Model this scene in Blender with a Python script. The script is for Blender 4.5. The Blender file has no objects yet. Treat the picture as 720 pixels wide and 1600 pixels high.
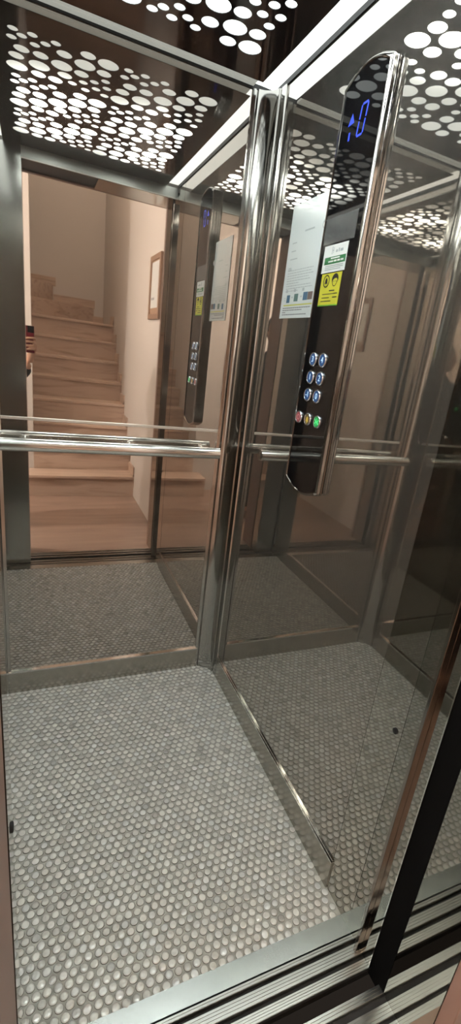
import bpy, bmesh, math, random
from mathutils import Vector, Matrix
from mathutils.geometry import delaunay_2d_cdt
random.seed(7)
sc = bpy.context.scene
COL = sc.collection
PI = math.pi

# ------------------------------------------------------------------ key sizes (metres)
W, XL, D, H = 0.689, -0.17, 1.681, 2.067      # cab: right wall, left wall, back wall, ceiling
YF = 0.606                                    # front edge of the mosaic
XJ = -0.036                                   # left door jamb
EYE = Vector((0, 0, 1.3043))
LX, LY0, LYS = 0.79, 0.30, -0.808             # landing: right wall, lift-side wall, first riser

# ------------------------------------------------------------------ materials
def mat(name, base=(.5, .5, .5), rough=.5, metal=0., spec=.5, emit=None, estr=0., coat=0., trans=0., alpha=1.):
    m = bpy.data.materials.new(name); m.use_nodes = True
    b = m.node_tree.nodes['Principled BSDF']
    b.inputs['Base Color'].default_value = (*base, 1)
    b.inputs['Roughness'].default_value = rough
    b.inputs['Metallic'].default_value = metal
    b.inputs['Specular IOR Level'].default_value = spec
    b.inputs['Coat Weight'].default_value = coat
    b.inputs['Transmission Weight'].default_value = trans
    b.inputs['Alpha'].default_value = alpha
    if emit:
        b.inputs['Emission Color'].default_value = (*emit, 1)
        b.inputs['Emission Strength'].default_value = estr
    return m
def nodes(m): return m.node_tree.nodes, m.node_tree.links, m.node_tree.nodes['Principled BSDF']
def tex(m, scale=(1, 1, 1)):
    n, l, b = nodes(m)
    tc = n.new('ShaderNodeTexCoord'); mp = n.new('ShaderNodeMapping')
    mp.inputs['Scale'].default_value = scale
    l.new(tc.outputs['Object'], mp.inputs['Vector'])
    return mp
def noise_bump(m, scale, strength, dist=.002, stretch=(1, 1, 1), detail=3):
    n, l, b = nodes(m)
    mp = tex(m, stretch); t = n.new('ShaderNodeTexNoise')
    t.inputs['Scale'].default_value = scale; t.inputs['Detail'].default_value = detail
    bp = n.new('ShaderNodeBump'); bp.inputs['Strength'].default_value = strength; bp.inputs['Distance'].default_value = dist
    l.new(mp.outputs[0], t.inputs['Vector']); l.new(t.outputs['Fac'], bp.inputs['Height']); l.new(bp.outputs[0], b.inputs['Normal'])
def noise_color(m, c1, c2, scale, stretch=(1, 1, 1), detail=4, p0=.35, p1=.65, dist=0.):
    n, l, b = nodes(m)
    mp = tex(m, stretch); t = n.new('ShaderNodeTexNoise')
    t.inputs['Scale'].default_value = scale; t.inputs['Detail'].default_value = detail; t.inputs['Distortion'].default_value = dist
    r = n.new('ShaderNodeValToRGB')
    r.color_ramp.elements[0].position = p0; r.color_ramp.elements[0].color = (*c1, 1)
    r.color_ramp.elements[1].position = p1; r.color_ramp.elements[1].color = (*c2, 1)
    l.new(mp.outputs[0], t.inputs['Vector']); l.new(t.outputs['Fac'], r.inputs['Fac']); l.new(r.outputs[0], b.inputs['Base Color'])
    return r

M = {}
M['mirror'] = mat('tinted_mirror', (.50, .465, .43), .015, .96)
M['mirror2'] = mat('tinted_mirror_side', (.485, .46, .425), .02, .90)
M['polished'] = mat('polished_steel', (.46, .44, .40), .03, 1.)
M['steel'] = mat('steel_trim', (.86, .87, .81), .38, .2)
noise_bump(M['steel'], 60, .05, .001, (1, 1, .02))
M['return'] = mat('front_panel_steel', (.56, .59, .58), .16, 1.)
noise_bump(M['return'], 5, .25, .01, (1, 1, .35), 1)
M['header'] = mat('header_steel', (.55, .58, .56), .38, 1.)
M['strip_joint'] = mat('joint_strip_steel', (.80, .78, .74), .30, .6)
M['copframe'] = mat('panel_edge_chrome', (.34, .325, .31), .07, 1.)
M['edge'] = mat('door_edge_steel', (.30, .27, .245), .10, 1.)
M['jamb'] = mat('jamb_mirror_steel', (.38, .37, .335), .03, 1.)
M['skirt'] = mat('brushed_skirting', (.42, .40, .36), .22, 1.)
noise_bump(M['skirt'], 40, .06, .001, (.05, .05, 1))
M['post'] = mat('post_steel', (.41, .40, .38), .12, 1.)
M['chrome'] = mat('chrome', (.74, .73, .71), .07, 1.)
M['railm'] = mat('rail_steel', (.72, .72, .70), .16, 1.)
M['black_gloss'] = mat('black_acrylic', (.012, .011, .012), .04, 0., .6)
M['ceil'] = mat('black_ceiling_panel', (.014, .011, .013), .07, 0., .6)
M['face'] = mat('black_glass_face', (.006, .006, .007), .03, 0., .5)
M['black'] = mat('black_matte', (.008, .008, .009), .55)
M['gap_shade'] = mat('gap_shade_black', (.003, .003, .003), .8, 0., .05)  # near-black that paints the shade inside the door gaps
M['sill'] = mat('sill_aluminium', (.43, .43, .41), .30, 1.)
noise_bump(M['sill'], 30, .12, .001, (.05, 1, 1))
M['sillflat'] = mat('sill_plate_aluminium', (.58, .60, .58), .26, 1.)
noise_bump(M['sillflat'], 14, .1, .001)
M['groove'] = mat('sill_groove', (.018, .017, .016), .6)
M['grout'] = mat('floor_grout', (.43, .44, .41), .6)
noise_color(M['grout'], (.38, .39, .36), (.54, .55, .51), 40)
M['rim'] = mat('tile_edge_dark', (.16, .16, .145), .7)  # darker ring round the edge of each tile
M['frame'] = mat('brown_door_frame', (.22, .13, .10), .42)
noise_bump(M['frame'], 30, .05, .001)
M['wall'] = mat('cream_wall_paint', (.70, .655, .615), .75)
noise_bump(M['wall'], 90, .08, .002)
M['ceilw'] = mat('landing_ceiling_paint', (.75, .68, .60), .8)
M['marble'] = mat('brown_veined_marble', (.5, .36, .27), .30)
noise_color(M['marble'], (.43, .30, .225), (.64, .48, .385), 3.0, (.7, 4.5, 6.), 6, .30, .52, .7)
M['marblef'] = mat('landing_marble', (.5, .36, .27), .28)
noise_color(M['marblef'], (.33, .22, .17), (.44, .31, .24), 2.4, (.6, 5., 1.), 6, .32, .62, .8)
M['cork'] = mat('cork_board', (.42, .27, .18), .8)
M['wood'] = mat('board_wood_frame', (.34, .215, .15), .5)
M['paper'] = mat('white_paper', (.80, .83, .82), .38)
M['sleeve'] = mat('paper_in_sleeve', (.76, .82, .83), .20, 0., .5, coat=.4)
noise_bump(M['sleeve'], 14, .25, .004)
M['film'] = mat('clear_film', (.85, .88, .88), .12, 0., .6, trans=0., alpha=.07)
noise_bump(M['film'], 22, .5, .006)
M['ink'] = mat('grey_ink', (.16, .18, .20), .6)
M['inkl'] = mat('pale_ink', (.42, .47, .49), .6)
M['blue'] = mat('picture_blue', (.06, .15, .25), .5)
M['teal'] = mat('picture_teal', (.10, .19, .18), .5)
M['brownp'] = mat('picture_brown', (.16, .11, .10), .5)
M['yline'] = mat('yellow_marker', (.55, .56, .12), .5)
M['yellow'] = mat('yellow_sticker', (.64, .62, .045), .4)
M['green'] = mat('green_band', (.03, .20, .07), .4)
M['greene'] = mat('green_edge', (.12, .45, .05), .4)
M['sblack'] = mat('sticker_black', (.02, .02, .015), .5)
M['digit'] = mat('blue_digit', (.02, .04, .3), .4, emit=(.05, .10, 1.), estr=.75)
M['bring'] = mat('button_chrome', (.62, .66, .72), .18, 1.)
M['bblue'] = mat('button_blue', (.02, .05, .13), .25, emit=(.06, .17, .42), estr=.28)
M['bnum'] = mat('button_number', (.5, .7, .9), .4, emit=(.45, .7, 1.), estr=.55)
M['bred'] = mat('button_red', (.34, .10, .11), .3, emit=(.6, .12, .14), estr=.10)
M['bredn'] = mat('button_red_mark', (.6, .3, .3), .4, emit=(.9, .35, .35), estr=.25)
M['bamb'] = mat('button_amber', (.20, .15, .07), .3)
M['bambn'] = mat('button_amber_mark', (.75, .55, .1), .4, emit=(1, .7, .1), estr=.15)
M['bgre'] = mat('button_green', (.01, .10, .03), .3, emit=(.02, .75, .14), estr=.25)
M['bgren'] = mat('button_green_mark', (.1, .8, .3), .4, emit=(.12, 1., .3), estr=.7)
M['phone'] = mat('dark_red_phone', (.16, .012, .022), .25)
M['phoneb'] = mat('black_phone_glass', (.012, .01, .012), .12)
M['skin'] = mat('skin', (.55, .31, .21), .5)
M['coat'] = mat('black_coat_cloth', (.012, .012, .014), .85)
M['trouser'] = mat('dark_trouser_cloth', (.018, .018, .022), .85)
M['hair'] = mat('dark_hair', (.012, .008, .006), .5)
M['shoe'] = mat('brown_shoe', (.10, .055, .04), .5)
M['eye'] = mat('eye_white', (.7, .68, .65), .3)
M['iris'] = mat('iris', (.03, .018, .01), .3)
M['lip'] = mat('lip', (.35, .12, .10), .5)
M['lampm'] = mat('lamp_bulb', (1, .8, .55), .4, emit=(1., .75, .5), estr=26.)
M['lampw'] = mat('lamp_holder', (.7, .62, .52), .5)
M['hole'] = mat('diffuser', (.9, .93, .92), .5)
M['strip'] = mat('side_strip_diffuser', (.9, .93, .92), .5, emit=(.93, 1., .975), estr=2.2)
M['back_glow_a'] = mat('back_trim_glow', (.2, .2, .2), .5, emit=(.97, 1., .88), estr=.34)  # dim glow added so the back ceiling trim reads lighter; no lamp there
M['back_glow_b'] = mat('back_trim_glow_inner', (.2, .2, .2), .5, emit=(.97, 1., .88), estr=.33)
# penny tiles: colour per tile is stored on the mesh
t = M['tile'] = mat('shell_penny_tile', (.6, .6, .57), .20, 0., .9, coat=1.)
n_, l_, b_ = nodes(t)
at = n_.new('ShaderNodeAttribute'); at.attribute_name = 'tint'
l_.new(at.outputs['Color'], b_.inputs['Base Color'])
noise_bump(t, 150, .6, .0016)
b_.inputs['Coat Roughness'].default_value = .14
# ceiling diffuser: LED modules make four bright spots in an otherwise even glow
LEDS = [(.087, 1.125), (.105, .875), (.447, 1.135), (.455, .86)]
m = M['hole']; n_, l_, b_ = nodes(m)
geo = n_.new('ShaderNodeNewGeometry'); prev = None
for (lx, ly) in LEDS:
    dn = n_.new('ShaderNodeVectorMath'); dn.operation = 'DISTANCE'
    dn.inputs[1].default_value = (lx, ly, H + .003)
    l_.new(geo.outputs['Position'], dn.inputs[0])
    sq = n_.new('ShaderNodeMath'); sq.operation = 'POWER'; sq.inputs[1].default_value = 2
    l_.new(dn.outputs['Value'], sq.inputs[0])
    mu = n_.new('ShaderNodeMath'); mu.operation = 'MULTIPLY'; mu.inputs[1].default_value = -1 / (2 * .075 ** 2)
    l_.new(sq.outputs[0], mu.inputs[0])
    ex = n_.new('ShaderNodeMath'); ex.operation = 'EXPONENT'; l_.new(mu.outputs[0], ex.inputs[0])
    if prev is None: prev = ex.outputs[0]
    else:
        ad = n_.new('ShaderNodeMath'); ad.operation = 'ADD'
        l_.new(prev, ad.inputs[0]); l_.new(ex.outputs[0], ad.inputs[1]); prev = ad.outputs[0]
ma = n_.new('ShaderNodeMath'); ma.operation = 'MULTIPLY_ADD'
ma.inputs[1].default_value = 44.; ma.inputs[2].default_value = 1.15
l_.new(prev, ma.inputs[0])
b_.inputs['Emission Color'].default_value = (.92, 1., .965, 1)
l_.new(ma.outputs[0], b_.inputs['Emission Strength'])

# ------------------------------------------------------------------ object helpers
def link(name, me, m=None, parent=None):
    o = bpy.data.objects.new(name, me); COL.objects.link(o)
    if m is not None and me is not None:
        for x in (m if isinstance(m, (list, tuple)) else [m]): me.materials.append(x)
    if parent is not None:
        o.parent = parent; o.matrix_parent_inverse = parent.matrix_basis.inverted()
    return o
def from_bm(name, bm, m, parent=None, smooth=False):
    bmesh.ops.recalc_face_normals(bm, faces=bm.faces)
    me = bpy.data.meshes.new(name); bm.to_mesh(me); bm.free()
    if smooth:
        for p in me.polygons: p.use_smooth = True
    return link(name, me, m, parent)
def tag(o, label=None, cat=None, group=None, kind=None):
    if label: o['label'] = label
    if cat: o['category'] = cat
    if group: o['group'] = group
    if kind: o['kind'] = kind
    return o
def empty(name, loc, label, cat, group=None):
    o = bpy.data.objects.new(name, None); COL.objects.link(o); o.location = loc; o.empty_display_size = .05
    return tag(o, label, cat, group)
def add_box(bm, x0, x1, y0, y1, z0, z1, bevel=0.):
    r = bmesh.ops.create_cube(bm, size=1)
    for v in r['verts']:
        v.co = Vector((x0 + (v.co.x + .5) * (x1 - x0), y0 + (v.co.y + .5) * (y1 - y0), z0 + (v.co.z + .5) * (z1 - z0)))
    if bevel:
        ed = list({e for v in r['verts'] for e in v.link_edges})
        bmesh.ops.bevel(bm, geom=ed, offset=bevel, segments=2, affect='EDGES', profile=.5)
def box(name, b, m, parent=None, bevel=0., kind=None):
    bm = bmesh.new(); add_box(bm, *b, bevel=bevel)
    o = from_bm(name, bm, m, parent)
    if kind: o['kind'] = kind
    return o
def add_tube(bm, p, r, seg=16, caps=True):
    """sweep a circle along points p; r is a number or one per point"""
    p = [Vector(q) for q in p]; rings = []
    ref = None
    for i, q in enumerate(p):
        d = (p[min(i + 1, len(p) - 1)] - p[max(i - 1, 0)]).normalized()
        if ref is None:
            ref = Vector((0, 0, 1)) if abs(d.z) < .9 else Vector((1, 0, 0))
        u = (ref - d * ref.dot(d)).normalized(); v = d.cross(u); ref = u
        rr = r[i] if isinstance(r, (list, tuple)) else r
        rings.append([bm.verts.new(q + (u * math.cos(2 * PI * k / seg) + v * math.sin(2 * PI * k / seg)) * rr) for k in range(seg)])
    for a, b in zip(rings, rings[1:]):
        for k in range(seg): bm.faces.new((a[k], a[(k + 1) % seg], b[(k + 1) % seg], b[k]))
    if caps: bm.faces.new(rings[0][::-1]); bm.faces.new(rings[-1])
def tube(name, p, r, m, parent=None, seg=20):
    bm = bmesh.new(); add_tube(bm, p, r, seg); return from_bm(name, bm, m, parent, False)
def shade_auto(o, ang=40):
    me = o.data; bm = bmesh.new(); bm.from_mesh(me)
    for f in bm.faces: f.smooth = True
    for e in bm.edges:
        if len(e.link_faces) == 2 and e.calc_face_angle(0) > math.radians(ang): e.smooth = False
    bm.to_mesh(me); bm.free(); return o
def prism_x(name, poly_yz, x0, x1, m, parent=None):
    """extrude a (y,z) outline along x"""
    bm = bmesh.new()
    a = [bm.verts.new((x0, y, z)) for y, z in poly_yz]; b = [bm.verts.new((x1, y, z)) for y, z in poly_yz]
    n = len(a)
    for i in range(n): bm.faces.new((a[i], a[(i + 1) % n], b[(i + 1) % n], b[i]))
    bm.faces.new(a); bm.faces.new(b[::-1])
    return from_bm(name, bm, m, parent)
def prism_y(name, poly_xz, y0, y1, m, parent=None):
    bm = bmesh.new()
    a = [bm.verts.new((x, y0, z)) for x, z in poly_xz]; b = [bm.verts.new((x, y1, z)) for x, z in poly_xz]
    n = len(a)
    for i in range(n): bm.faces.new((a[i], a[(i + 1) % n], b[(i + 1) % n], b[i]))
    bm.faces.new(a); bm.faces.new(b[::-1])
    return from_bm(name, bm, m, parent)
def prism_z(name, poly_xy, z0, z1, m, parent=None):
    bm = bmesh.new()
    a = [bm.verts.new((x, y, z0)) for x, y in poly_xy]; b = [bm.verts.new((x, y, z1)) for x, y in poly_xy]
    n = len(a)
    for i in range(n): bm.faces.new((a[i], a[(i + 1) % n], b[(i + 1) % n], b[i]))
    bm.faces.new(a); bm.faces.new(b[::-1])
    return from_bm(name, bm, m, parent)
RIGHTWALL = Matrix(((0, 0, -1, 0), (-1, 0, 0, 0), (0, 1, 0, 0), (0, 0, 0, 1)))   # local x -> -Y, local y -> Z, normal -> -X
def text(name, s, size, loc, m, parent=None, basis=RIGHTWALL, depth=.0003, shear=0.):
    cu = bpy.data.curves.new(name, 'FONT'); cu.body = s; cu.size = size; cu.extrude = depth
    cu.align_x = 'CENTER'; cu.align_y = 'CENTER'; cu.shear = shear
    tmp = bpy.data.objects.new('tmp_text', cu); COL.objects.link(tmp)
    dg = bpy.context.evaluated_depsgraph_get()
    me = bpy.data.meshes.new_from_object(tmp.evaluated_get(dg))
    bpy.data.objects.remove(tmp)
    me.name = name; me.materials.clear()
    me.transform(Matrix.Translation(loc) @ basis)
    return link(name, me, m, parent)

# ------------------------------------------------------------------ cab floor: grout bed with penny tiles
def make_floor():
    V, F, C, MI = [], [], [], []
    def quadbox(x0, x1, y0, y1, z0, z1):
        k = len(V)
        V.extend([(x0, y0, z0), (x1, y0, z0), (x1, y1, z0), (x0, y1, z0), (x0, y0, z1), (x1, y0, z1), (x1, y1, z1), (x0, y1, z1)])
        for f in ((0, 3, 2, 1), (4, 5, 6, 7), (0, 1, 5, 4), (1, 2, 6, 5), (2, 3, 7, 6), (3, 0, 4, 7)):
            F.append(tuple(k + q for q in f)); MI.append(0); 
        C.extend([(.3, .3, .28, 1)] * 8)
    quadbox(XL, W, YF, D, -.03, -.0012)
    px, rr = .0214, .0092; py = px * .866
    ny = int((D - YF) / py) + 1; nx = int((W - XL) / px) + 2
    for j in range(ny):
        for i in range(nx):
            cx = XL + .002 + i * px + (px / 2 if j % 2 else 0) + random.gauss(0, .0003)
            cy = YF + rr * .6 + j * py + random.gauss(0, .0003)
            if cx > W - .004 or cy > D - .004 or cx < XL + .004: continue
            g = random.gauss(.77, .065)
            if random.random() < .06: g *= .78
            hue = random.choice([(.985, 1, .95), (.985, 1, .95), (.99, 1, .945), (.97, 1, .965), (.96, .995, .985), (1.0, .995, .95)])
            col = (max(.1, min(.9, g * hue[0])), max(.1, min(.9, g * hue[1])), max(.1, min(.9, g * hue[2])), 1)
            tx, ty = random.gauss(0, .05), random.gauss(0, .05)
            k = len(V); ns = 12; r0 = rr * random.uniform(.95, 1.03)
            for (rf, zz) in ((1.04, -.0010), (.975, .0002), (.62, .0009)):
                for q in range(ns):
                    a = 2 * PI * q / ns; x, y = r0 * rf * math.cos(a), r0 * rf * math.sin(a)
                    V.append((cx + x, cy + y, zz + (x * tx + y * ty if zz > -.001 else 0)))
            V.append((cx, cy, .0010))
            for rg in range(2):
                for q in range(ns):
                    a, b = k + rg * ns + q, k + rg * ns + (q + 1) % ns
                    F.append((a, b, b + ns, a + ns)); MI.append(2 if rg == 0 else 1)
            for q in range(ns):
                F.append((k + 2 * ns + q, k + 2 * ns + (q + 1) % ns, k + 3 * ns)); MI.append(1)
            C.extend([col] * (3 * ns + 1))
    me = bpy.data.meshes.new('floor'); me.from_pydata(V, [], F)
    me.materials.append(M['grout']); me.materials.append(M['tile']); me.materials.append(M['rim'])
    me.polygons.foreach_set('material_index', MI)
    me.polygons.foreach_set('use_smooth', [mi > 0 for mi in MI])
    ca = me.color_attributes.new('tint', 'FLOAT_COLOR', 'POINT')
    ca.data.foreach_set('color', [c for q in C for c in q])
    me.update()
    o = link('floor', me); o['kind'] = 'structure'; return o
make_floor()

# ------------------------------------------------------------------ cab walls
SK = .088
o = box('wall_back', (XL - .02, W + .02, D + .004, D + .03, -.03, 2.14), M['black'], kind='structure')
o = box('mirror_panel', (XL, W, D, D + .004, 1.036, H), M['mirror'], o)
o['label'] = 'clear upper half of the back wall mirror'
box('mirror_panel', (XL, W, D, D + .004, SK, 1.030), M['mirror'], o.parent)
prism_x('joint_strip', [(D - .003, 1.029), (D - .003, 1.0365), (D + .001, 1.038), (D + .001, 1.0275)], XL + .05, .618, M['strip_joint'], o.parent)
o = box('wall_right', (W + .004, W + .03, YF - .04, D + .02, -.03, 2.14), M['black'], kind='structure')
box('mirror_panel', (W, W + .004, .6775, D, SK, H), M['mirror2'], o)
box('end_strip', (W - .0006, W + .004, .578, .676, 0, H), M['polished'], o)
o = box('wall_left', (XL - .03, XL - .004, YF - .04, D + .02, -.03, 2.14), M['black'], kind='structure')
box('mirror_panel', (XL - .004, XL, .6775, D, SK, H), M['mirror2'], o)
box('end_strip', (XL - .004, XL + .0006, .56, .676, 0, H), M['polished'], o)
# front return and header
o = box('wall_front', (XL, XJ, .530, .534, 0, H), M['return'], kind='structure')
box('return_edge', (XJ - .004, XJ, .462, .530, 0, 2.03), M['polished'], o)
box('header_panel', (XJ, W, .530, .536, 2.018, H), M['header'], o)
box('header_rib', (XJ, W, .536, .5385, 2.018, 2.022), M['steel'], o)

# skirtings
o = box('baseboard_back', (XL, .625, D - .006, D + .001, 0, SK), M['skirt'], kind='structure')
box('top_bead', (XL, .622, D - .009, D, SK, SK + .005), M['chrome'], o)
o = box('baseboard_right', (W - .005, W + .001, .676, 1.60, 0, SK), M['skirt'], kind='structure')
box('top_bead', (W - .006, W, .676, 1.59, SK + .001, SK + .006), M['chrome'], o)
box('top_bead', (W - .0035, W, .676, 1.59, SK + .009, SK + .013), M['chrome'], o)
o = box('baseboard_left', (XL - .001, XL + .006, .676, 1.60, 0, SK), M['skirt'], kind='structure')
box('top_bead', (XL, XL + .008, .676, 1.59, SK, SK + .005), M['chrome'], o)

# corner posts: fluted column profile across the corner
def corner_post(name, sx):
    cx = W if sx > 0 else XL
    # profile from the back wall round to the side wall, (distance from side wall, distance from back wall)
    pr = [(.074, 0), (.074, .005), (.064, .007), (.0625, .0035), (.059, .0035), (.058, .010)]
    for k in range(9):
        a = PI / 2 * k / 8
        pr.append((.058 - .046 * math.sin(a) ** 1.15, .012 + .046 * (1 - math.cos(a) ** 1.15)))
    pr += [(.010, .058), (.0035, .060), (.0035, .0635), (.007, .066), (.006, .092), (.0015, .094), (0, .094), (0, 0)]
    pts = [(cx - sx * a, D - b) for a, b in pr]
    o = prism_z(name, pts, 0, H - .001, M['post']); shade_auto(o, 25); o['kind'] = 'structure'; return o
corner_post('trim_1', 1); corner_post('trim_2', -1)
# top trims
def top_trim(name, axis):
    z0, z1 = H - .022, H + .008
    if axis == 'b':
        o = box(name, (XL, .66, D - .004, D + .001, H - .002, H + .012), M['black'])
    else:
        a, b = (W - .004, W + .001) if axis == 'r' else (XL - .001, XL + .004)
        o = box(name, (a, b, .545, D - .03, H - .002, H + .012), M['black'])
    o['kind'] = 'structure'; return o
top_trim('trim_3', 'b'); top_trim('trim_4', 'r'); top_trim('trim_5', 'l')

# ------------------------------------------------------------------ ceiling light: perforated black panel over a diffuser
def motif():
    S = [(-.049, .2165), (-.0535, .168), (-.027, .193), (0, .2185), (.0065, .168), (.034, .194), (.0605, .2185)]
    S += [(.118, .008), (.149, .039), (.18, .067), (.211, .0965), (.1595, -.0085), (.190, .0225), (.2205, .0515), (.2195, -.0045)]
    Mi = [(-.029, .1175), (-.044, .066), (.0225, .118), (.085, .174), (.1475, .217), (.0175, -.0095), (.0675, -.0085), (.093, .044), (.139, .0915), (.2005, .1435)]
    L = [(-.0435, 0), (.0195, .050), (.0815, .1005), (.1440, .1545), (.2055, .2055)]
    return [(x, y, .0138) for x, y in S] + [(x, y, .0218) for x, y in Mi] + [(x, y, .0305) for x, y in L]
def make_ceiling():
    root = empty('ceiling_light', (.2595, 1.11, H), 'black glossy ceiling panel pierced by round white glowing holes of three sizes', 'ceiling light')
    holes = []
    for mx in (0, 1):
        for my in (0, 1, 2):
            for (x, y, r) in motif():
                holes.append((.0125 + mx * .3125 + x, 1.299 - my * .287 + y, r))
    verts = [Vector(p) for p in ((XL + .062, .532), (W - .062, .532), (W - .062, D - .049), (XL + .062, D - .049))]
    faces = [[0, 1, 2, 3]]; loops = []
    nseg = 20
    for (x, y, r) in holes:
        k = len(verts)
        for q in range(nseg):
            a = 2 * PI * q / nseg; verts.append(Vector((x + r * math.cos(a), y + r * math.sin(a))))
        loops.append(list(range(k, k + nseg)))
    edges = [(l[i], l[(i + 1) % nseg]) for l in loops for i in range(nseg)]
    ov, oe, of, _, _, _ = delaunay_2d_cdt(verts, edges, faces, 1, 1e-6)
    bm = bmesh.new()
    bv = [bm.verts.new((v.x, v.y, H)) for v in ov]
    from math import hypot
    grid = {}
    for h in holes: grid.setdefault((int(h[0] * 10 + 50), int(h[1] * 10 + 50)), []).append(h)
    for f in of:
        c = sum((ov[i] for i in f), Vector((0, 0))) / len(f)
        gx, gy = int(c.x * 10 + 50), int(c.y * 10 + 50); inside = False
        for a in (-1, 0, 1):
            for b in (-1, 0, 1):
                for h in grid.get((gx + a, gy + b), ()):
                    if hypot(c.x - h[0], c.y - h[1]) < h[2] * .985: inside = True
        if not inside: bm.faces.new([bv[i] for i in f])
    r = bmesh.ops.extrude_face_region(bm, geom=list(bm.faces))
    for v in r['geom']:
        if isinstance(v, bmesh.types.BMVert): v.co.z += .0015
    o = from_bm('perforated_panel', bm, M['ceil'], root)
    bm = bmesh.new()
    add_box(bm, -.075, .575, .66, 1.58, H + .003, H + .013)
    from_bm('diffuser', bm, M['hole'], root)
    for a, b in ((W - .072, W - .003), (XL + .003, XL + .072)):
        o = box('side_diffuser', (a, b, .545, D - .003, H + .012, H + .020), M['strip'], root)
        o['label'] = 'bright white light strip in the gap beside the ceiling panel'
    for a, b, k in ((D - .060, D - .0255, 'back_glow_a'), (D - .0235, D - .0045, 'back_glow_b')):  # added glowing bands stand in for the grey back trim
        o = box('back_glow_trim', (XL + .075, W - .075, a, b, H + .0035, H + .010), M[k], root)
        o['label'] = 'grey back ceiling trim brightened by a dim added glow'
make_ceiling()
box('ceiling', (XL - .03, W + .03, .50, D + .03, H + .06, H + .08), M['black'], kind='structure')

# ------------------------------------------------------------------ handrail on the back wall
root = empty('handrail', (.26, D, .97), 'polished steel tube handrail fixed across the mirrored back wall', 'handrail')
zr, yr = .962, D - .062
bm = bmesh.new(); add_tube(bm, [(XL + .07, yr, zr), (.602, yr, zr)], .0205, 28)
shade_auto(from_bm('rail_tube', bm, M['railm'], root))
for x in (XL + .07, .602):
    s = -1 if x < 0 else 1
    bm = bmesh.new(); add_tube(bm, [(x, yr, zr), (x + s * .004, yr, zr), (x + s * .007, yr, zr)], [.0207, .0207, .014], 28)
    shade_auto(from_bm('end_cap', bm, M['chrome'], root))
for x in (-.03, .30, .565):
    bm = bmesh.new()
    add_tube(bm, [(x, D - .001, zr + .004), (x, D - .045, zr + .004), (x, yr, zr)], .006, 14)
    add_tube(bm, [(x, D - .0005, zr + .004), (x, D - .006, zr + .004)], .017, 22)
    shade_auto(from_bm('bracket', bm, M['chrome'], root))

# ------------------------------------------------------------------ control panel on the right wall
def outline(y0, y1, z0, z1, b, n=14):
    """closed (y,z) outline with shallow arched top and bottom"""
    p = []
    for i in range(n + 1):
        t = i / n; p.append((y0 + (y1 - y0) * t, z1 + b * (1 - (2 * t - 1) ** 2)))
    for i in range(n + 1):
        t = i / n; p.append((y1 + (y0 - y1) * t, z0 - b * (1 - (2 * t - 1) ** 2)))
    return p
CY0, CY1, CZ0, CZ1 = 1.043, 1.204, .998, 1.909
cop = empty('control_panel', (W, (CY0 + CY1) / 2, 1.0), 'tall black lift control panel with chrome edge on the right mirrored wall', 'control panel')
bm = bmesh.new(); rings = []
for (d, g) in ((0, .010), (.004, .012), (.007, .0115), (.0085, .0095), (.011, .0095), (.0125, .0115), (.017, .0115), (.0205, .0085), (.0222, .0055), (.0222, .0035), (.0195, .0015), (.010, .0015)):
    ol = outline(CY0 - g, CY1 + g * .35, CZ0 - g * .8, CZ1 + g * .8, .024)
    rings.append([bm.verts.new((W - d, y, z)) for y, z in ol])
for a, b in zip(rings, rings[1:]):
    n = len(a)
    for i in range(n): bm.faces.new((a[i], a[(i + 1) % n], b[(i + 1) % n], b[i]))
shade_auto(from_bm('chrome_frame', bm, M['copframe'], cop), 35)
bm = bmesh.new()
ol = outline(CY0, CY1, CZ0, CZ1, .024)
a = [bm.verts.new((W - .0195, y, z)) for y, z in ol]; b = [bm.verts.new((W - .002, y, z)) for y, z in ol]
n = len(a); bm.faces.new(a); bm.faces.new(b[::-1])
for i in range(n): bm.faces.new((a[i], a[(i + 1) % n], b[(i + 1) % n], b[i]))
from_bm('glass_face', bm, M['face'], cop)
FX = W - .0198
# display: "0" in blue segments beside an up arrow
def plate(bm, poly, x=FX, th=.0005):
    a = [bm.verts.new((x, y, z)) for y, z in poly]; b = [bm.verts.new((x - th, y, z)) for y, z in poly]; n = len(a)
    bm.faces.new(a); bm.faces.new(b[::-1])
    for i in range(n): bm.faces.new((a[i], a[(i + 1) % n], b[(i + 1) % n], b[i]))
disp = bmesh.new()
def seg(bm, y, z, y2, z2, w=.0042):
    d = Vector((y2 - y, z2 - z)).normalized(); nrm = Vector((-d.y, d.x)) * w / 2
    plate(bm, [(y + nrm.x, z + nrm.y), (y + d.x * -.001, z + d.y * -.001), (y - nrm.x, z - nrm.y), (y2 - nrm.x, z2 - nrm.y), (y2 + d.x * .001, z2 + d.y * .001), (y2 + nrm.x, z2 + nrm.y)])
yc, zc = 1.112, 1.831; hw, hh = .0115, .029
for (p, q) in (((hw, hh), (-hw, hh)), ((-hw, hh), (-hw, 0)), ((-hw, 0), (-hw, -hh)), ((-hw, -hh), (hw, -hh)), ((hw, -hh), (hw, 0)), ((hw, 0), (hw, hh))):
    k = .12
    P_, Q_ = Vector(p) * 1, Vector(q) * 1; e = (Q_ - P_).normalized() * .0022
    P_ += e; Q_ -= e
    seg(disp, yc + P_.x - k * P_.y, zc + P_.y, yc + Q_.x - k * Q_.y, zc + Q_.y)
from_bm('display_digit', disp, M['digit'], cop)
bm = bmesh.new(); ya, za = 1.158, 1.836
plate(bm, [(ya + .011, za - .004), (ya - .002, za + .018), (ya - .013, za - .002)])
plate(bm, [(ya + .003, za - .018), (ya + .003, za - .034), (ya - .003, za - .034), (ya - .003, za - .018)])
from_bm('display_arrow', bm, M['digit'], cop)
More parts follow.
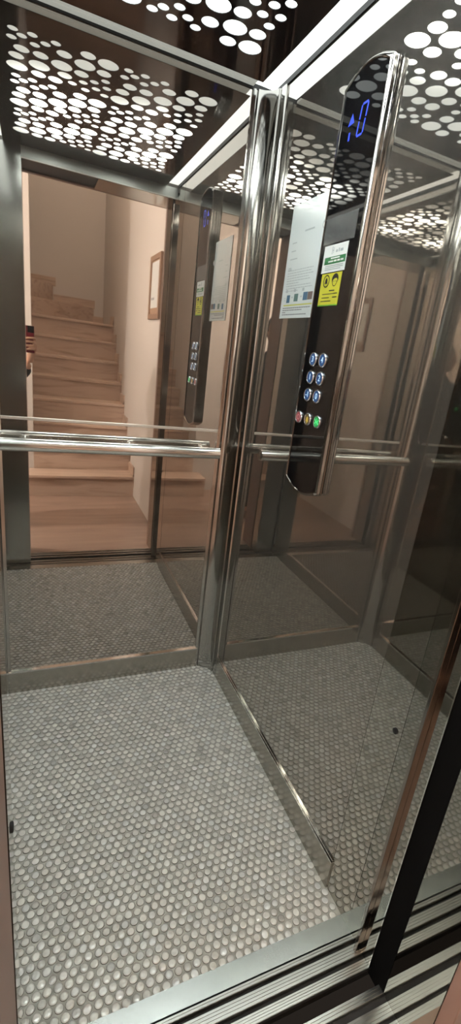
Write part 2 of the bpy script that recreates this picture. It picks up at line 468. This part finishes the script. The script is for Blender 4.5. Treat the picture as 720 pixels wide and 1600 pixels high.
# buttons
def disc_pts(y, z, r, n=28): return [(y + r * math.cos(2 * PI * i / n), z + r * math.sin(2 * PI * i / n)) for i in range(n)]
def button(y, z, r, cap, ringm, label):
    bm = bmesh.new(); rg = []
    for (rr, d) in ((r, 0), (r, .003), (r * .93, .0048), (r * .82, .0048), (r * .78, .0030)):
        rg.append([bm.verts.new((FX - d, yy, zz)) for yy, zz in disc_pts(y, z, rr)])
    for a, b in zip(rg, rg[1:]):
        n = len(a)
        for i in range(n): bm.faces.new((a[i], a[(i + 1) % n], b[(i + 1) % n], b[i]))
    bm.faces.new(rg[-1])
    o = from_bm('button', bm, ringm, cop); shade_auto(o, 35); o['label'] = label
    bm = bmesh.new(); plate(bm, disc_pts(y, z, r * .79), FX - .0031, .0008)
    from_bm('button_cap', bm, cap, o)
    return o
BR = .0178
for (s, y, z) in (('3', 1.155, 1.321), ('4', 1.107, 1.321), ('1', 1.155, 1.276), ('2', 1.107, 1.276), ('-1', 1.155, 1.231), ('0', 1.107, 1.231)):
    o = button(y, z, BR, M['bblue'], M['bring'], 'blue lit floor button marked ' + s)
    text('numeral', s, .021, (FX - .0042, y, z), M['bnum'], o)
o = button(1.1835, 1.167, BR * .95, M['bred'], M['bring'], 'pink red button at the left of the bottom row')
bm = bmesh.new()
for k in range(24):
    a0, a1 = 2 * PI * k / 24, 2 * PI * (k + 1) / 24
    c = lambda a, r: (1.1835 + r * math.cos(a), 1.167 + r * math.sin(a))
    plate(bm, [c(a0, .0072), c(a1, .0072), c(a1, .0055), c(a0, .0055)], FX - .0040, .0004)
from_bm('stop_symbol', bm, M['bredn'], o)
o = button(1.134, 1.168, BR * .95, M['bamb'], M['bring'], 'amber alarm button with a bell')
bell = [(-.0075, -.006), (-.0055, -.003), (-.005, .002), (-.003, .006), (0, .0072), (.003, .006), (.005, .002), (.0055, -.003), (.0075, -.006)]
bm = bmesh.new(); plate(bm, [(1.134 + a, 1.168 + b) for a, b in bell], FX - .0040, .0004)
plate(bm, disc_pts(1.134, 1.168 - .008, .0018, 10), FX - .0040, .0004)
from_bm('bell_symbol', bm, M['bambn'], o)
o = button(1.0845, 1.169, BR * .95, M['bgre'], M['bring'], 'green lit door button with facing arrows')
bm = bmesh.new()
for s in (-1, 1):
    plate(bm, [(1.0845 + s * .0015, 1.169), (1.0845 + s * .0095, 1.169 + .0075), (1.0845 + s * .0095, 1.169 + .0045), (1.0845 + s * .005, 1.169), (1.0845 + s * .0095, 1.169 - .0045), (1.0845 + s * .0095, 1.169 - .0075)], FX - .0040, .0004)
plate(bm, [(1.0839, 1.1785), (1.0851, 1.1785), (1.0851, 1.1595), (1.0839, 1.1595)], FX - .0040, .0004)
from_bm('door_symbol', bm, M['bgren'], o)

# notices ------------------------------------------------------------
def sheet(name, y0, y1, z0, z1, x, th, m, label, cat, lean=0.):
    bm = bmesh.new(); plate(bm, [(y0, z0), (y1, z0), (y1 + lean, z1), (y0 + lean, z1)], x, th)
    return tag(from_bm(name, bm, m), label, cat)
def marks(name, rects, x, m, parent, label=None):
    bm = bmesh.new()
    for (y0, y1, z0, z1) in rects: plate(bm, [(y0, z0), (y1, z0), (y1, z1), (y0, z1)], x, .00015)
    o = from_bm(name, bm, m, parent)
    if label: o['label'] = label
    return o
pz0, pz1, py0, py1 = 1.428, 1.727, 1.2405, 1.436
paper = sheet('notice_paper', py0, py1, pz0, pz1, W - .0006, .0010, M['sleeve'], 'white printed notice sheet in a plastic sleeve beside the control panel', 'notice')
rx = W - .0018
L = []
random.seed(3)
z = pz1 - .077
L.append((1.292, 1.345, z, z + .004))
for (z, a, b) in ((1.627, 1.385, 1.412), (1.606, 1.385, 1.412), (1.585, 1.37, 1.414), (1.5615, 1.398, 1.417)):
    L.append((a, b, z, z + .003))
for k in range(9):
    z = 1.555 - k * .0068; y = 1.417
    end = 1.26 + random.random() * .03 if k not in (5, 8) else 1.34
    while y > end:
        w = random.uniform(.006, .016); L.append((max(end, y - w), y, z, z + .0022)); y -= w + .0025
marks('text_lines', L, rx, M['inkl'], paper)
marks('heading', [(1.30, 1.345, pz1 - .0765, pz1 - .0735), (1.395, 1.417, 1.557, 1.560)], rx - .0001, M['inkl'], paper)
marks('picture', [(1.382, 1.402, 1.4700, 1.4910)], rx, M['blue'], paper, 'blue picture')
marks('picture', [(1.332, 1.356, 1.4725, 1.4925)], rx, M['teal'], paper, 'teal picture')
marks('picture', [(1.277, 1.302, 1.4735, 1.4945)], rx, M['blue'], paper, 'blue picture')
marks('picture', [(1.2495, 1.276, 1.4740, 1.4940)], rx, M['brownp'], paper, 'brown picture')
marks('picture_caption', [(1.410, 1.420, 1.482, 1.484), (1.410, 1.418, 1.476, 1.478), (1.364, 1.372, 1.482, 1.486), (1.310, 1.318, 1.482, 1.486)] + [(1.40 - k * .05, 1.412 - k * .05, 1.498, 1.506) for k in range(3)], rx, M['inkl'], paper)
marks('yellow_line', [(1.246, 1.418, 1.4615, 1.4650)], rx, M['yline'], paper, 'yellow highlighted line')
L = []
for k in range(4):
    z = 1.4545 - k * .006; y = 1.420
    end = (1.252, 1.30, 1.40, 1.27)[k]
    while y > end:
        w = random.uniform(.006, .014); L.append((max(end, y - w), y, z, z + .0024)); y -= w + .002
marks('footer_lines', L, rx, M['ink'], paper)
# clear film with a round prohibition sign at the top of the panel stickers
film = sheet('clear_film', 1.062, 1.200, 1.592, 1.650, FX + .0002, .0006, M['film'], 'crumpled clear plastic film stuck on the black control panel above the white sticker', 'film')
rs = bmesh.new(); ys, zs = 1.238, 1.652
plate(rs, disc_pts(ys, zs, .0105), W - .0017, .0004)
sign = tag(from_bm('round_sticker', rs, M['paper']), 'small round prohibition sticker on the right edge of the white notice', 'sticker')
bm = bmesh.new()
for k in range(28):
    a0, a1 = 2 * PI * k / 28, 2 * PI * (k + 1) / 28; c = lambda a, r: (ys + r * math.cos(a), zs + r * math.sin(a))
    plate(bm, [c(a0, .0105), c(a1, .0105), c(a1, .0088), c(a0, .0088)], W - .0024, .0002)
plate(bm, [(ys + .0065, zs + .0055), (ys + .0055, zs + .0065), (ys - .0065, zs - .0055), (ys - .0055, zs - .0065)], W - .0024, .0002)
from_bm('prohibition_ring', bm, M['ink'], sign)
# white sticker with green band
ws = sheet('service_sticker', 1.081, 1.187, 1.527, 1.588, FX, .0005, M['paper'], 'white sticker with a green band on the control panel above the yellow one', 'sticker')
marks('green_band', [(1.084, 1.178, 1.5455, 1.5615)], FX - .0006, M['green'], ws)
marks('band_lettering', [(1.092, 1.104, 1.5495, 1.5535), (1.107, 1.119, 1.5495, 1.5535), (1.122, 1.134, 1.5495, 1.5535), (1.137, 1.160, 1.5495, 1.5530), (1.11, 1.15, 1.5565, 1.5595)], FX - .0008, M['paper'], ws, 'pale lettering on the green band')
marks('small_print', [(1.09, 1.172, 1.5405, 1.5425), (1.09, 1.172, 1.5365, 1.5385), (1.10, 1.172, 1.5325, 1.5345)], FX - .0006, M['inkl'], ws)
marks('logo', [(1.147, 1.1495, 1.567, 1.584), (1.141, 1.1435, 1.569, 1.582), (1.1435, 1.147, 1.5745, 1.5765), (1.100, 1.112, 1.570, 1.576), (1.115, 1.120, 1.570, 1.578), (1.123, 1.132, 1.570, 1.5755)], FX - .0006, M['inkl'], ws)
# yellow sticker with bell and operator
yb = sheet('alarm_sticker', 1.088, 1.180, 1.450, 1.5245, FX, .0005, M['yellow'], 'yellow alarm sticker with bell and operator face below the white sticker', 'sticker')
marks('green_edge', [(1.088, 1.180, 1.450, 1.4525)], FX - .0006, M['greene'], yb)
bm = bmesh.new()
by, bz = 1.1545, 1.5075
for k in range(28):
    a0, a1 = 2 * PI * k / 28, 2 * PI * (k + 1) / 28; c = lambda a, r: (by + r * math.cos(a), bz + r * math.sin(a))
    plate(bm, [c(a0, .0145), c(a1, .0145), c(a1, .0118), c(a0, .0118)], FX - .0006, .0002)
plate(bm, [(by + a * 1.0, bz + b * 1.0) for a, b in bell], FX - .0006, .0002)
from_bm('bell_icon', bm, M['sblack'], yb)
bm = bmesh.new(); hy, hz = 1.1145, 1.508
hp = [(hy + .0145 * math.cos(a), hz + .001 + .0135 * math.sin(a)) for a in [PI * k / 14 for k in range(15)]]
hp += [(hy - .0115, hz - .006), (hy - .0105, hz + .001), (hy - .006, hz + .004), (hy + .003, hz + .0035), (hy + .008, hz + .001), (hy + .0115, hz - .006)]
plate(bm, hp, FX - .0006, .0002)
fp = [(.0105, -.002), (.0095, -.008), (.004, -.0135), (-.003, -.0135), (-.0085, -.008), (-.0095, -.002)]
for (p, q) in zip(fp, fp[1:]):
    d = (Vector(q) - Vector(p)).normalized(); nn = Vector((-d.y, d.x)) * .0008
    plate(bm, [(hy + p[0] + nn.x, hz + p[1] + nn.y), (hy + p[0] - nn.x, hz + p[1] - nn.y), (hy + q[0] - nn.x, hz + q[1] - nn.y), (hy + q[0] + nn.x, hz + q[1] + nn.y)], FX - .0006, .0002)
plate(bm, disc_pts(hy + .004, hz - .003, .0012, 8), FX - .0006, .0002); plate(bm, disc_pts(hy - .004, hz - .003, .0012, 8), FX - .0006, .0002)
from_bm('operator_icon', bm, M['sblack'], yb)
marks('small_text', [(1.11, 1.135, 1.4835, 1.4860), (1.10, 1.165, 1.4765, 1.4782), (1.095, 1.112, 1.4765, 1.4788), (1.095, 1.115, 1.468, 1.4705), (1.13, 1.165, 1.4680, 1.4700), (1.12, 1.168, 1.4600, 1.4622)], FX - .0006, M['sblack'], yb)

# ------------------------------------------------------------------ sills
def sill(name, strips, x0, x1, label, zt=0.):
    root = empty(name, ((x0 + x1) / 2, (strips[0][0] + strips[-1][1]) / 2, zt), label, 'sill')
    y_lo = min(s[0] for s in strips); y_hi = max(s[1] for s in strips)
    box('groove_bed', (x0, x1, y_lo, y_hi, -.03, -.012), M['groove'], root)
    for (ya, yb_, kind) in strips:
        if kind == 'flat':
            o = box('threshold_plate', (x0, x1, ya, yb_, -.012, .0012), M['sillflat'], root)
        else:
            bm = bmesh.new(); n = max(2, round((yb_ - ya) / .0052)); w = (yb_ - ya) / n
            add_box(bm, x0, x1, ya, yb_, -.012, -.0016)
            for k in range(n): add_box(bm, x0, x1, ya + k * w + .0006, ya + (k + 1) * w - .0006, -.0016, 0)
            from_bm('ribbed_track', bm, M['sill'], root)
    return root
cs = sill('cab_door_sill', [(.487, .506, 'r'), (.517, .540, 'r'), (.5495, .5595, 'r'), (.562, YF - .0005, 'flat')], XL + .001, W + .02, 'aluminium lift cab sill with ribbed door tracks at the edge of the mosaic floor')
ls = sill('landing_door_sill', [(.372, .388, 'r'), (.397, .420, 'r'), (.4355, .4525, 'r')], -.10, W + .04, 'ribbed aluminium landing sill across the dark gap from the lift cab')
# right jamb: mirror-steel door edges with the dark gap between cab and landing
o = box('door_1', (W, W + .01, .486, .5775, 0, 2.03), M['jamb'], kind='structure')
box('edge_bead', (W - .002, W + .001, .486, .4885, .001, 2.0), M['chrome'], o)
box('door_edge', (W - .0165, W, .521, .530, .001, 2.0), M['edge'], o, bevel=.0012)
box('gap_shade_strip', (W + .002, W + .012, .436, .486, -.02, 2.03), M['gap_shade'], o)  # black strip put in for the shade of the open gap
o2 = box('door_2', (W + .003, W + .012, .4285, .436, 0, 2.03), M['jamb'], kind='structure')
box('jamb_lining', (W + .0005, W + .012, .3195, .4275, 0, 2.03), M['jamb'], o2)
# left jamb: black strip standing in for the gap's shade beyond the return edge
o = box('door_3', (XJ - .012, XJ - .002, .446, .462, -.02, 2.03), M['gap_shade'], kind='structure')
# soffit above the doorway: open dark track over half the width, plate over the rest
o = box('trim_6', (XJ - .01, W + .012, .32, .531, 2.03, 2.05), M['black'], kind='structure')
box('track_cover', (.30, W, .325, .525, 2.018, 2.029), M['return'], o)
# brown landing door frame
fr = box('trim_7', (-.13, XJ, LY0 - .012, .445, 0, 2.08), M['frame'], kind='structure', bevel=.002)
box('frame_post', (W, .775, LY0 - .012, .3185, 0, 2.08), M['frame'], fr, bevel=.002)
box('frame_head', (XJ, W, LY0 - .012, .3185, 2.022, 2.08), M['frame'], fr, bevel=.002)
# door sensors
for (x, s, lb) in ((W - .0008, -1, 'small black round sensor low on the right steel jamb'), (XJ, 1, 'small black round sensor low on the left steel jamb')):
    y, z = (.596, .596) if s < 0 else (.51, .70)
    bm = bmesh.new(); add_tube(bm, [(x, y, z), (x + s * .0018, y, z), (x + s * .0026, y, z)], [.0068, .0068, .0045], 20)
    tag(shade_auto(from_bm('door_sensor', bm, M['black'])), lb, 'sensor', 'round sensors on the door jambs')

# ------------------------------------------------------------------ landing behind the camera
box('floor_landing', (-1.62, LX, -1.04, .372, -.03, -.0005), M['marblef'], kind='structure')
box('wall_landing_right', (LX, LX + .1, -3.45, .44, -.03, 4.3), M['wall'], kind='structure')
box('wall_landing_left', (-1.72, -1.62, -1.2, .44, -.03, 2.75), M['wall'], kind='structure')
o = box('wall_landing_front', (-1.62, -.13, LY0, .40, 0, 2.75), M['wall'], kind='structure')
box('lintel', (-.13, LX, LY0, .40, 2.08, 2.75), M['wall'], o)
box('ceiling_landing', (-1.62, LX, -1.2, .44, 2.70, 2.76), M['ceilw'], kind='structure')
box('wall_stair_left', (-.10, -.012, -2.75, -1.03, 0, 4.3), M['wall'], kind='structure')
box('wall_landing_back', (-1.62, -.10, -1.12, -1.03, 0, 2.75), M['wall'], kind='structure')
box('wall_stair_back', (-1.3, LX, -3.40, -3.30, 0, 4.3), M['wall'], kind='structure')
box('wall_stair_end', (-1.3, -1.2, -3.3, -2.75, 0, 4.3), M['wall'], kind='structure')
box('wall_stair_side', (-1.3, -.10, -2.75, -2.66, 0, 4.3), M['wall'], kind='structure')
box('ceiling_stair', (-1.3, LX, -3.4, -1.2, 4.2, 4.3), M['ceilw'], kind='structure')

st = empty('staircase', (.39, LYS, 0), 'brown veined marble staircase rising behind the doorway and turning left', 'staircase')
R_, G_ = .18, .22
for k in range(8):
    y0 = LYS - k * G_; x0 = -.075 if k == 0 else -.012
    bm = bmesh.new()
    y1 = -2.60 if k == 7 else (y0 - G_ if k == 0 else y0 - G_ - .03)
    add_box(bm, x0, LX - .001, y1, y0, (k) * R_ if k else 0, (k + 1) * R_ - .025)
    add_box(bm, x0, LX - .001, y1, y0 + .018, (k + 1) * R_ - .025, (k + 1) * R_, bevel=.004)
    from_bm('step', bm, M['marble'], st)
# winders turning left round the inner corner
IN = (-.011, -2.76)
top = 8 * R_
wedge = [(( LX, -2.60), (LX, -3.30), (.74, -3.30)), ((.74, -3.30), (.50, -3.30), (.24, -3.30)), ((.24, -3.30), (-.1, -3.30), (-.3, -3.30))]
def wed(name, pts, z0, z1):
    o = prism_z(name, pts, z0, z1, M['marble'], st)
wed('winder_step', [(-.011, -2.60), (LX - .001, -2.60), (LX - .001, -3.299), (-.011, -3.299)], 7.0 * R_, top)
wed('winder_step', [IN, (.68, -3.299), (-.4, -3.299), (-.4, -2.76)], top, top + R_)
wed('winder_step', [IN, (.22, -3.299), (-.4, -3.299), (-.4, -2.76)], top + R_, top + 2 * R_)
wed('winder_step', [(-.05, -2.76), (-.10, -3.299), (-.8, -3.299), (-.8, -2.76)], top + 2 * R_, top + 3 * R_)
# stepped marble skirting along the right wall and the back wall
bm = bmesh.new()
for k in range(8):
    y0 = LYS - k * G_; zt = (k + 1) * R_
    add_box(bm, LX - .012, LX - .0005, y0 - G_, y0 + .012, zt - .02, zt + .085)
    add_box(bm, LX - .012, LX - .0005, y0, y0 + .012, zt - R_ + .08, zt + .02)
from_bm('skirting', bm, M['marble'], st)
bm = bmesh.new()
add_box(bm, .665, LX, -3.2995, -3.288, top, top + .09)
add_box(bm, .225, .69, -3.2995, -3.288, top + R_ - .01, top + R_ + .085)
add_box(bm, -.3, .25, -3.2995, -3.288, top + 2 * R_ - .01, top + 2 * R_ + .085)
from_bm('skirting', bm, M['marble'], st)

# notice board on the landing wall
nb = empty('notice_board', (LX, -.33, 1.47), 'framed cork notice board with a white sheet on the landing wall', 'notice board')
b0, b1, z0, z1 = -.49, -.16, 1.47, 1.885
box('cork_panel', (LX - .010, LX - .001, b0 + .012, b1 - .012, z0 + .012, z1 - .012), M['cork'], nb)
bm = bmesh.new()
add_box(bm, LX - .018, LX - .001, b0, b1, z0, z0 + .035, .002); add_box(bm, LX - .018, LX - .001, b0, b1, z1 - .035, z1, .002)
add_box(bm, LX - .018, LX - .001, b0, b0 + .035, z0 + .03, z1 - .03, .002); add_box(bm, LX - .018, LX - .001, b1 - .035, b1, z0 + .03, z1 - .03, .002)
from_bm('frame', bm, M['wood'], nb)
bm = bmesh.new(); add_box(bm, LX - .0108, LX - .0101, -.445, -.205, 1.545, 1.842)
pp = tag(from_bm('pinned_sheet', bm, M['paper']), 'white sheet with three dark marks pinned in the cork notice board', 'paper')
bm = bmesh.new()
for k in range(3): add_box(bm, LX - .0112, LX - .0108, -.425 + k * .034, -.405 + k * .034, 1.598, 1.614)
from_bm('dark_marks', bm, M['ink'], pp)
# wall lamp
lp = empty('wall_lamp', (-1.62, -.12, 2.15), 'small warm globe lamp on the left wall of the landing', 'lamp')
bm = bmesh.new(); add_tube(bm, [(-1.6195, -.12, 2.15), (-1.60, -.12, 2.15), (-1.59, -.12, 2.15)], [.05, .05, .03], 24)
shade_auto(from_bm('holder', bm, M['lampw'], lp))
bm = bmesh.new(); bmesh.ops.create_uvsphere(bm, u_segments=24, v_segments=14, radius=.05)
for v in bm.verts: v.co += Vector((-1.545, -.12, 2.15))
from_bm('bulb', bm, M['lampm'], lp, True)
def point(name, loc, watts, col, r):
    l = bpy.data.lights.new(name, 'POINT'); l.energy = watts; l.color = col; l.shadow_soft_size = r
    o = bpy.data.objects.new(name, l); COL.objects.link(o); o.location = loc; return o
point('bulb_light', (-1.44, -.12, 2.15), 118, (1., .95, .90), .05)
point('stair_light', (.35, -1.35, 4.0), 52, (1., .84, .70), .08)

# ------------------------------------------------------------------ photographer
def skin_mesh(name, chains, m, parent=None, voxel=.006, smooth=4):
    """chains: lists of (point, radius[, radius2]); grown with the Skin modifier, then fused into one surface"""
    me = bpy.data.meshes.new(name); V, E, Rd = [], [], []
    roots = []
    for ch in chains:
        k = len(V); roots.append(k)
        for i, q in enumerate(ch):
            V.append(q[0]); Rd.append((q[1], q[2] if len(q) > 2 else q[1]))
            if i: E.append((k + i - 1, k + i))
    me.from_pydata(V, E, [])
    o = bpy.data.objects.new(name, me); COL.objects.link(o)
    o.modifiers.new('skin', 'SKIN')
    sv = me.skin_vertices[0].data
    for i, r in enumerate(Rd): sv[i].radius = r; sv[i].use_root = i in roots
    s = o.modifiers.new('sub', 'SUBSURF'); s.levels = 2; s.render_levels = 2
    r = o.modifiers.new('rem', 'REMESH'); r.mode = 'VOXEL'; r.voxel_size = voxel
    sm = o.modifiers.new('sm', 'SMOOTH'); sm.iterations = smooth; sm.factor = .5
    dg = bpy.context.evaluated_depsgraph_get()
    nm = bpy.data.meshes.new_from_object(o.evaluated_get(dg))
    bpy.data.objects.remove(o)
    nm.materials.clear(); nm.name = name
    for p in nm.polygons: p.use_smooth = True
    return link(name, nm, m, parent)
PX, PY = -.34, -.20
per = empty('person', (PX, PY, 0), 'person in a long black coat holding up a dark red phone outside the doorway', 'person')
V3 = lambda x, y, z: (PX + x, PY + y, z)
hx, hy_, hz_ = .02, .03, 1.50
wr = (-.022, -.046, 1.096)
body = [
    [(V3(0, 0, .82), .12, .10), (V3(0, .0, 1.00), .12, .09), (V3(0, .0, 1.16), .135, .095), (V3(0, -.010, 1.29), .105, .060), (V3(.005, .0, 1.365), .052, .050), (V3(.012, .018, 1.43), .05, .05)],
    [(V3(hx, hy_ + .020, 1.402), .046, .052), (V3(hx, hy_ + .010, 1.445), .076, .088), (V3(hx, hy_ + .0, 1.50), .092, .108), (V3(hx, hy_ - .006, 1.555), .094, .112), (V3(hx, hy_ - .008, 1.60), .070, .085)],
    [(V3(hx, hy_ + .055, 1.515), .012), (V3(hx, hy_ + .082, 1.488), .015), (V3(hx, hy_ + .088, 1.470), .019)],
    [(V3(hx - .072, hy_ - .004, 1.51), .014, .024), (V3(hx - .076, hy_ - .010, 1.478), .012, .016)],
    [(V3(hx + .072, hy_ - .004, 1.51), .014, .024), (V3(hx + .076, hy_ - .010, 1.478), .012, .016)],
    [(V3(.0, -.005, 1.27), .05), (V3(.148, -.005, 1.262), .042), (V3(.198, -.02, 1.15), .040), (V3(.17, .03, .97), .038), ((-.098, -.10, 1.00), .034), (wr, .026)],
    [(V3(.0, -.005, 1.27), .05), (V3(-.148, -.005, 1.262), .042), (V3(-.201, -.02, 1.12), .040), (V3(-.215, -.01, 1.00), .038), (V3(-.20, .03, .86), .032), (V3(-.195, .05, .77), .026)],
    [(V3(-.195, .05, .78), .03, .022), (V3(-.192, .055, .70), .036, .018)],
    [(V3(0, 0, .84), .10), (V3(.085, 0, .80), .085), (V3(.085, .01, .45), .055), (V3(.085, -.01, .10), .036), (V3(.085, 0, .05), .035), (V3(.088, .10, .03), .03)],
    [(V3(0, 0, .84), .10), (V3(-.085, 0, .80), .085), (V3(-.085, .01, .45), .055), (V3(-.085, -.01, .10), .036), (V3(-.085, 0, .05), .035), (V3(-.088, .10, .03), .03)],
    # right palm along the phone's edge
    [(wr, .024), ((-.014, -.036, 1.150), .020, .028), ((.004, -.028, 1.196), .015, .028), ((.006, -.026, 1.226), .012, .022)],
    # thumb on the screen side
    [((-.012, -.034, 1.160), .014), ((-.018, -.038, 1.196), .011), ((-.026, -.030, 1.226), .0095), ((-.034, -.026, 1.246), .0085)],
]
for i, (z, ln) in enumerate(((1.243, .045), (1.222, .055), (1.200, .050), (1.180, .038))):
    body.append([((.002, -.024, z - .008), .009), ((.010, -.010, z), .0088), ((.002, .0055, z + .001), .0082), ((-.020, .0068, z), .0078), ((-.020 - ln * .55, .0066, z - .003), .0070)])
for i, (dx, ln) in enumerate(((-.022, .06), (-.007, .07), (.008, .065), (.022, .05))):
    body.append([(V3(-.192 + dx, .056, .70), .0095), (V3(-.192 + dx * 1.15, .062, .70 - ln * .5), .0085), (V3(-.192 + dx * 1.1, .054, .70 - ln), .007)])
body.append([(V3(-.175, .06, .75), .012), (V3(-.158, .078, .715), .010), (V3(-.156, .082, .685), .008)])
body_o = skin_mesh('body', body, M['skin'], per, .0045, 3)
# coat: torso, sleeves and a long skirt, its hem above the ankles
coat = [
    [(V3(0, -.005, 1.325), .10, .075), (V3(0, 0, 1.20), .155, .115), (V3(0, 0, 1.00), .145, .115), (V3(0, 0, .80), .165, .135), (V3(0, 0, .55), .175, .145), (V3(0, .0, .33), .185, .15)],
    [(V3(.0, -.005, 1.29), .08), (V3(.150, -.005, 1.278), .064), (V3(.200, -.02, 1.15), .060), (V3(.17, .03, .97), .056), ((-.095, -.10, 1.00), .048), ((-.028, -.054, 1.078), .040)],
    [(V3(.0, -.005, 1.29), .08), (V3(-.150, -.005, 1.278), .064), (V3(-.203, -.02, 1.12), .060), (V3(-.215, -.01, 1.00), .054), (V3(-.20, .028, .87), .046), (V3(-.197, .044, .81), .040)],
    [(V3(0, -.010, 1.30), .11, .085), (V3(0, -.005, 1.345), .10, .085), (V3(.003, .0, 1.385), .082, .078)],
]
skin_mesh('coat', coat, M['coat'], per, .008, 5)
for s in (-1, 1):
    skin_mesh('trouser_leg', [[(V3(s * .085, .005, .60), .075), (V3(s * .085, .0, .40), .066), (V3(s * .085, -.006, .09), .055)]], M['trouser'], per, .008, 3)
    skin_mesh('shoe', [[(V3(s * .085, -.045, .042), .040, .038), (V3(s * .087, .03, .042), .044, .04), (V3(s * .090, .12, .034), .042, .030), (V3(s * .092, .165, .028), .030, .022)]], M['shoe'], per, .006, 3)
bm = bmesh.new(); bmesh.ops.create_uvsphere(bm, u_segments=36, v_segments=24, radius=1)
kill = [v for v in bm.verts if (v.co.y > .30 and v.co.z < .42 + .12 * v.co.x ** 2) or v.co.z < -.86]
bmesh.ops.delete(bm, geom=kill, context='VERTS')
for v in bm.verts:
    low = max(0, -v.co.z)
    v.co = Vector((v.co.x * (.086 + .006 * low), v.co.y * (.102 - .01 * low), v.co.z * (.098 + .05 * low))) + Vector(V3(hx, hy_ - .012, 1.540))
ho = from_bm('hair', bm, M['hair'], per, True)
sd = ho.modifiers.new('thick', 'SOLIDIFY'); sd.thickness = .014; sd.offset = -1
from mathutils.bvhtree import BVHTree
bt = BVHTree.FromPolygons([v.co.copy() for v in body_o.data.vertices], [tuple(p.vertices) for p in body_o.data.polygons])
def face_y(x, z):
    h = bt.ray_cast(Vector((x, PY + 1, z)), Vector((0, -1, 0)), 3)
    return h[0].y if h[0] else PY + hy_ + .07
def fpt(dx, z, out=0.): return (PX + hx + dx, face_y(PX + hx + dx, z) + out, z)
for s_ in (-1, 1):
    c = Vector(fpt(s_ * .030, 1.512, -.0085))
    bm = bmesh.new(); bmesh.ops.create_uvsphere(bm, u_segments=16, v_segments=10, radius=.0115)
    for v in bm.verts: v.co = Vector((v.co.x * 1.1, v.co.y, v.co.z * .75)) + c
    e = from_bm('eye', bm, M['eye'], per, True)
    bm = bmesh.new(); bmesh.ops.create_uvsphere(bm, u_segments=12, v_segments=8, radius=.0056)
    for v in bm.verts: v.co = Vector((v.co.x, v.co.y * .35, v.co.z)) + c + Vector((0, .0100, 0))
    from_bm('iris', bm, M['iris'], e, True)
    tube('eyebrow', [fpt(s_ * .015, 1.531), fpt(s_ * .03, 1.536), fpt(s_ * .046, 1.531)], [.0018, .0032, .0018], M['hair'], per, 8)
tube('mouth', [fpt(-.022, 1.440), fpt(-.010, 1.442), fpt(0, 1.441), fpt(.010, 1.442), fpt(.022, 1.440)], [.0018, .0048, .0045, .0048, .0018], M['lip'], per, 10)

# phone: the lens sits where the picture is taken from
ph = empty('phone', (-.037, -.009, 1.17), 'dark red smartphone held upright at the left door jamb', 'phone')
box('phone_body', (-.074, .0065, -.0125, -.0055, 1.158, 1.3125), M['phone'], ph, bevel=.0028)
box('camera_island', (-.030, .005, -.0056, -.0047, 1.274, 1.311), M['phoneb'], ph, bevel=.0004)
box('screen', (-.0715, .0040, -.0131, -.0124, 1.161, 1.3095), M['phoneb'], ph)
for (x, z) in ((0, 1.3043), (0, 1.286), (-.018, 1.295)):
    bm = bmesh.new(); add_tube(bm, [(x, -.0048, z), (x, -.0040, z)], .0042, 20)
    from_bm('camera_lens', bm, M['black_gloss'], ph)

# ------------------------------------------------------------------ camera
R = ((0.9088648307119727, -0.39658019537448347, 0.12918540216132945), (0.41673184744288655, 0.8505805765838288, -0.32069806682466767), (0.017299908140988203, 0.34530686551960826, 0.9383303692214715))
cam = bpy.data.cameras.new('camera'); co = bpy.data.objects.new('camera', cam); COL.objects.link(co)
cam.sensor_fit = 'VERTICAL'; cam.sensor_height = 36; cam.sensor_width = 36 * 720 / 1600
cam.lens = 746.97 / 1600 * 36
cam.shift_x = -39.73 / 1600; cam.shift_y = 15.02 / 1600
cam.clip_start = .003; cam.clip_end = 50
r, u, bk = Vector(R[0]), Vector(R[2]), -Vector(R[1])
co.matrix_world = Matrix(((r.x, u.x, bk.x, EYE.x), (r.y, u.y, bk.y, EYE.y), (r.z, u.z, bk.z, EYE.z), (0, 0, 0, 1)))
sc.camera = co

# ------------------------------------------------------------------ world and colour
w = bpy.data.worlds.new('world'); sc.world = w; w.use_nodes = True
w.node_tree.nodes['Background'].inputs['Color'].default_value = (.02, .016, .013, 1)
sc.view_settings.view_transform = 'Standard'; sc.view_settings.look = 'None'
sc.view_settings.gamma = 1; sc.view_settings.use_curve_mapping = False
sc.view_settings.exposure = 0.0
sc.cycles.max_bounces = 18; sc.cycles.glossy_bounces = 14; sc.cycles.diffuse_bounces = 4
sc.cycles.use_denoising = True
sc.cycles.sample_clamp_indirect = 12
